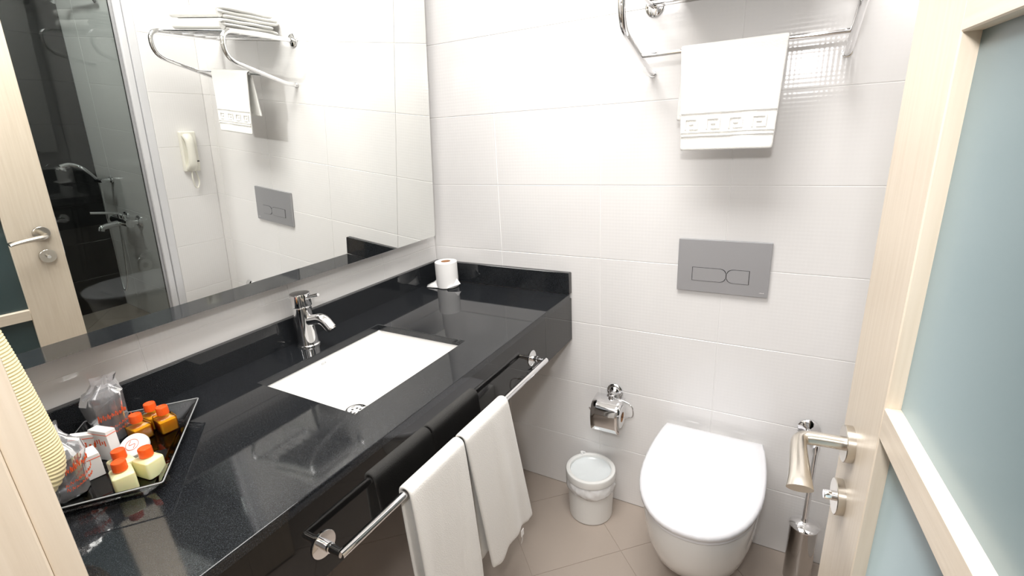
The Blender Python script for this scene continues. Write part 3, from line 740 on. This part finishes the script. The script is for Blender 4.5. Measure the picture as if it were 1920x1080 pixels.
ZT = .8551
def bottle(x, y, rz, amber, label):
    t = thing('toiletry_bottle', label, 'bottle', (x, y, ZT), 'small bottles with orange caps on the tray', rz, local=True)
    bm = NB(); hx, hy = .0205, .0165
    def sec(f, z, ff=.0045): return [Vector((p.x, p.y, z)) for p in rrect(0, 0, hx*f, hy*f, ff*f, 0, 3)]
    loft(bm, [sec(.93, 0), sec(1, .0015), sec(1, .031), sec(.93, .0335), [Vector((.0075*math.cos(R(a*360/16+45/2-22)), .0075*math.sin(R(a*360/16+45/2-22)), .036)) for a in range(16)],
              [Vector((.0075*math.cos(R(a*360/16)), .0075*math.sin(R(a*360/16)), .039)) for a in range(16)]])
    obj('body', bm, 'bottle_glass' if amber else 'cream_liquid', t, local=True, smooth=50)
    if amber:
        bm = NB(); loft(bm, [sec(.86, .0012, .004), sec(.94, .0028, .004), sec(.94, .026, .004), sec(.93, .0262, .004)]); obj('liquid', bm, 'amber', t, local=True, smooth=50)
    bm = NB(); lathe(bm, [(0, .0378), (.0108, .0378), (.0112, .0385), (.0110, .053), (.0100, .0545), (.0085, .0545), (.0080, .0535), (0, .0535)], seg=32); obj('cap', bm, 'orange_cap', t, local=True)
bottle(.131, -1.199, .05, True, 'amber bottle nearest the front of the three amber ones')
bottle(.150, -1.158, -.1, True, 'amber bottle at the right of the three amber ones')
bottle(.108, -1.162, .1, True, 'amber bottle half hidden behind the other two amber ones')
bottle(.283, -1.292, -.25, False, 'pale yellow bottle at the tray front corner')
bottle(.281, -1.250, .15, False, 'pale yellow bottle at the right of the three pale ones')
bottle(.243, -1.276, 0, False, 'pale yellow bottle half hidden behind the other two pale ones')

def carton(loc, size, rz, tiltx, label, stripe=True):
    t = thing('soap_carton', label, 'carton', loc, 'small white cartons on the tray', rz, local=True)
    sx, sy, sz = size; mt_ = Matrix.Rotation(tiltx, 4, 'Y'); bm = NB(); box(bm, (-sx/2, -sy/2, 0), (sx/2, sy/2, sz), .0006, 1, mt_); obj('box', bm, 'carton', t, local=True)
    if stripe:
        bm = NB(); box(bm, (-sx/2-.0003, -sy/2-.0003, sz-.008), (sx/2+.0003, sy/2+.0003, sz-.0068), 0, 1, mt_)
        for k in range(5): 
            a = -sx*.3+k*sx*.14; box(bm, (a, -sy/2-.0004, sz*.52+.003*(k % 2)), (a+sx*.06, -sy/2+.0002, sz*.66+.002*(k % 3)), 0, 1, mt_)
        obj('orange_print', bm, 'orange_print', t, local=True)
    return t
carton((.180, -1.300, ZT), (.040, .026, .046), -.15, 0, 'upright white carton at the front of the tray cartons')
carton((.150, -1.262, ZT), (.046, .018, .064), .25, .0, 'tallest white carton standing behind the soap')
carton((.122, -1.285, ZT), (.050, .014, .058), .9, .12, 'white carton tilted against the bagged glass')
sp_ = thing('wrapped_soap', 'round white paper wrapped soap among the bottles', 'soap', (.198, -1.236, ZT), rz=0, local=True)
bm = NB(); lathe(bm, [(0, -.009), (.019, -.009), (.0235, -.007), (.025, -.002), (.025, .002), (.0235, .007), (.019, .009), (0, .0095)], (0, 0, .0225), (.35, -.45, .8), 36, wob=lambda r, h, a, j: (r+.0005*math.sin(18*a), h)); obj('disc', bm, 'carton', sp_, local=True)
bm = NB(); q = Vector((0, 0, 1)).rotation_difference(Vector((.35, -.45, .8))); cc = Vector((0, 0, .0225))
tube(bm, [cc + q @ Vector((.011*math.cos(a), .011*math.sin(a), .0098)) for a in [2*PI*k/24 for k in range(24)]], .0004, 5, closed=True)
tube(bm, [cc + q @ Vector((x, .004*math.sin(x*500), .0098)) for x in [-.008+.001*k for k in range(17)]], .0005, 5); obj('orange_print', bm, 'orange_print', sp_, local=True)

def bagged_glass(x, y, rz, label, seed, H=.088, tip=(.02, .01)):
    t = thing('drinking_glass', label, 'glass', (x, y, ZT), 'drinking glasses in clear bags', rz, local=True)
    bm = NB(); lathe(bm, [(0, 0), (.024, 0), (.0255, .002), (.032, H), (.0308, H), (.0245, .004), (0, .0035)], seg=36); obj('tumbler', bm, 'acrylic', t, local=True)
    b = thing('glass_bag', 'printed clear hygiene bag around the '+label.split('clear plastic ')[1], 'bag', (x, y, ZT), 'clear hygiene bags', rz, local=True)
    bm = NB()
    def wo(r, h, a, j):
        k = mnoise.noise(Vector((math.cos(a)*2.2, math.sin(a)*2.2, seed+j*.5)))
        e = .0025 + .004*min(j, 6)/6
        pinch = 1
        if j >= 7: pinch = 1-.75*abs(math.sin(a))**1.5*(j-6)/3
        return (max(.001, r + e*k)*pinch, h + (.006*k if j > 5 else 0))
    prof = [(.0, .0003), (.0265, .0008), (.0285, .006), (.0305, .03), (.033, .06), (.0365, H), (.034, H+.012), (.026, H+.022), (.018, H+.032), (.020, H+.044)]
    lathe(bm, prof, seg=48, wob=wo)
    for v in bm.verts:
        if v.co.z > H: f_ = (v.co.z-H)/.044; v.co.x += tip[0]*f_; v.co.y += tip[1]*f_
    o = obj('film', bm, 'film', b, local=True, smooth=25)
    bm = NB(); rnd = random.Random(seed)
    def pt(a, z):
        r = .0335+.0035*(z/H) + .0022; return Vector((r*math.cos(a), r*math.sin(a), z))
    a0 = -2.2
    for row, (zb, hgt, nl) in enumerate(((.052, .012, 8), (.030, .007, 10), (.020, .006, 9))):
        a = a0
        for k in range(nl):
            w_ = rnd.uniform(.10, .17); tall = hgt*rnd.uniform(.7, 1.3)
            st = [(a, zb+tall*rnd.random()*.4), (a+w_*.3, zb+tall), (a+w_*.6, zb+tall*rnd.random()*.4), (a+w_*.9, zb+tall*.7)]
            sp = spline([pt(aa, zz+.08*(aa-a0)*.06) for aa, zz in st], 4); tube(bm, sp, .0007 if row == 0 else .00045, 5); a += w_*1.25
    obj('orange_print', bm, 'orange_print', b, local=True)
bagged_glass(.070, -1.222, -.1+PI/2, 'clear plastic tumbler at the back of the tray by the splash', 2.0, tip=(.012, .0))
bagged_glass(.205, -1.345, .35+PI/2, 'clear plastic tumbler at the tray end by the door jamb', 7.0, H=.078, tip=(.01, .02))

# small grey maker's print on the rear wall of the basin
fd = bpy.data.curves.new('maker_print', 'FONT'); fd.body = 'ECA'; fd.size = .009; fd.extrude = .0001; fd.align_x = 'CENTER'; fd.materials.append(M['grey_print'])
tmp = bpy.data.objects.new('tmp', fd); C.objects.link(tmp); bpy.context.view_layer.update()
me = bpy.data.meshes.new_from_object(tmp.evaluated_get(bpy.context.evaluated_depsgraph_get())); bpy.data.objects.remove(tmp)
fo = link_obj('maker_print', me, sk); fo.location = Vector((.1308, -.74, .812))-rootloc(sk); fo.rotation_euler = (R(90), 0, R(90))
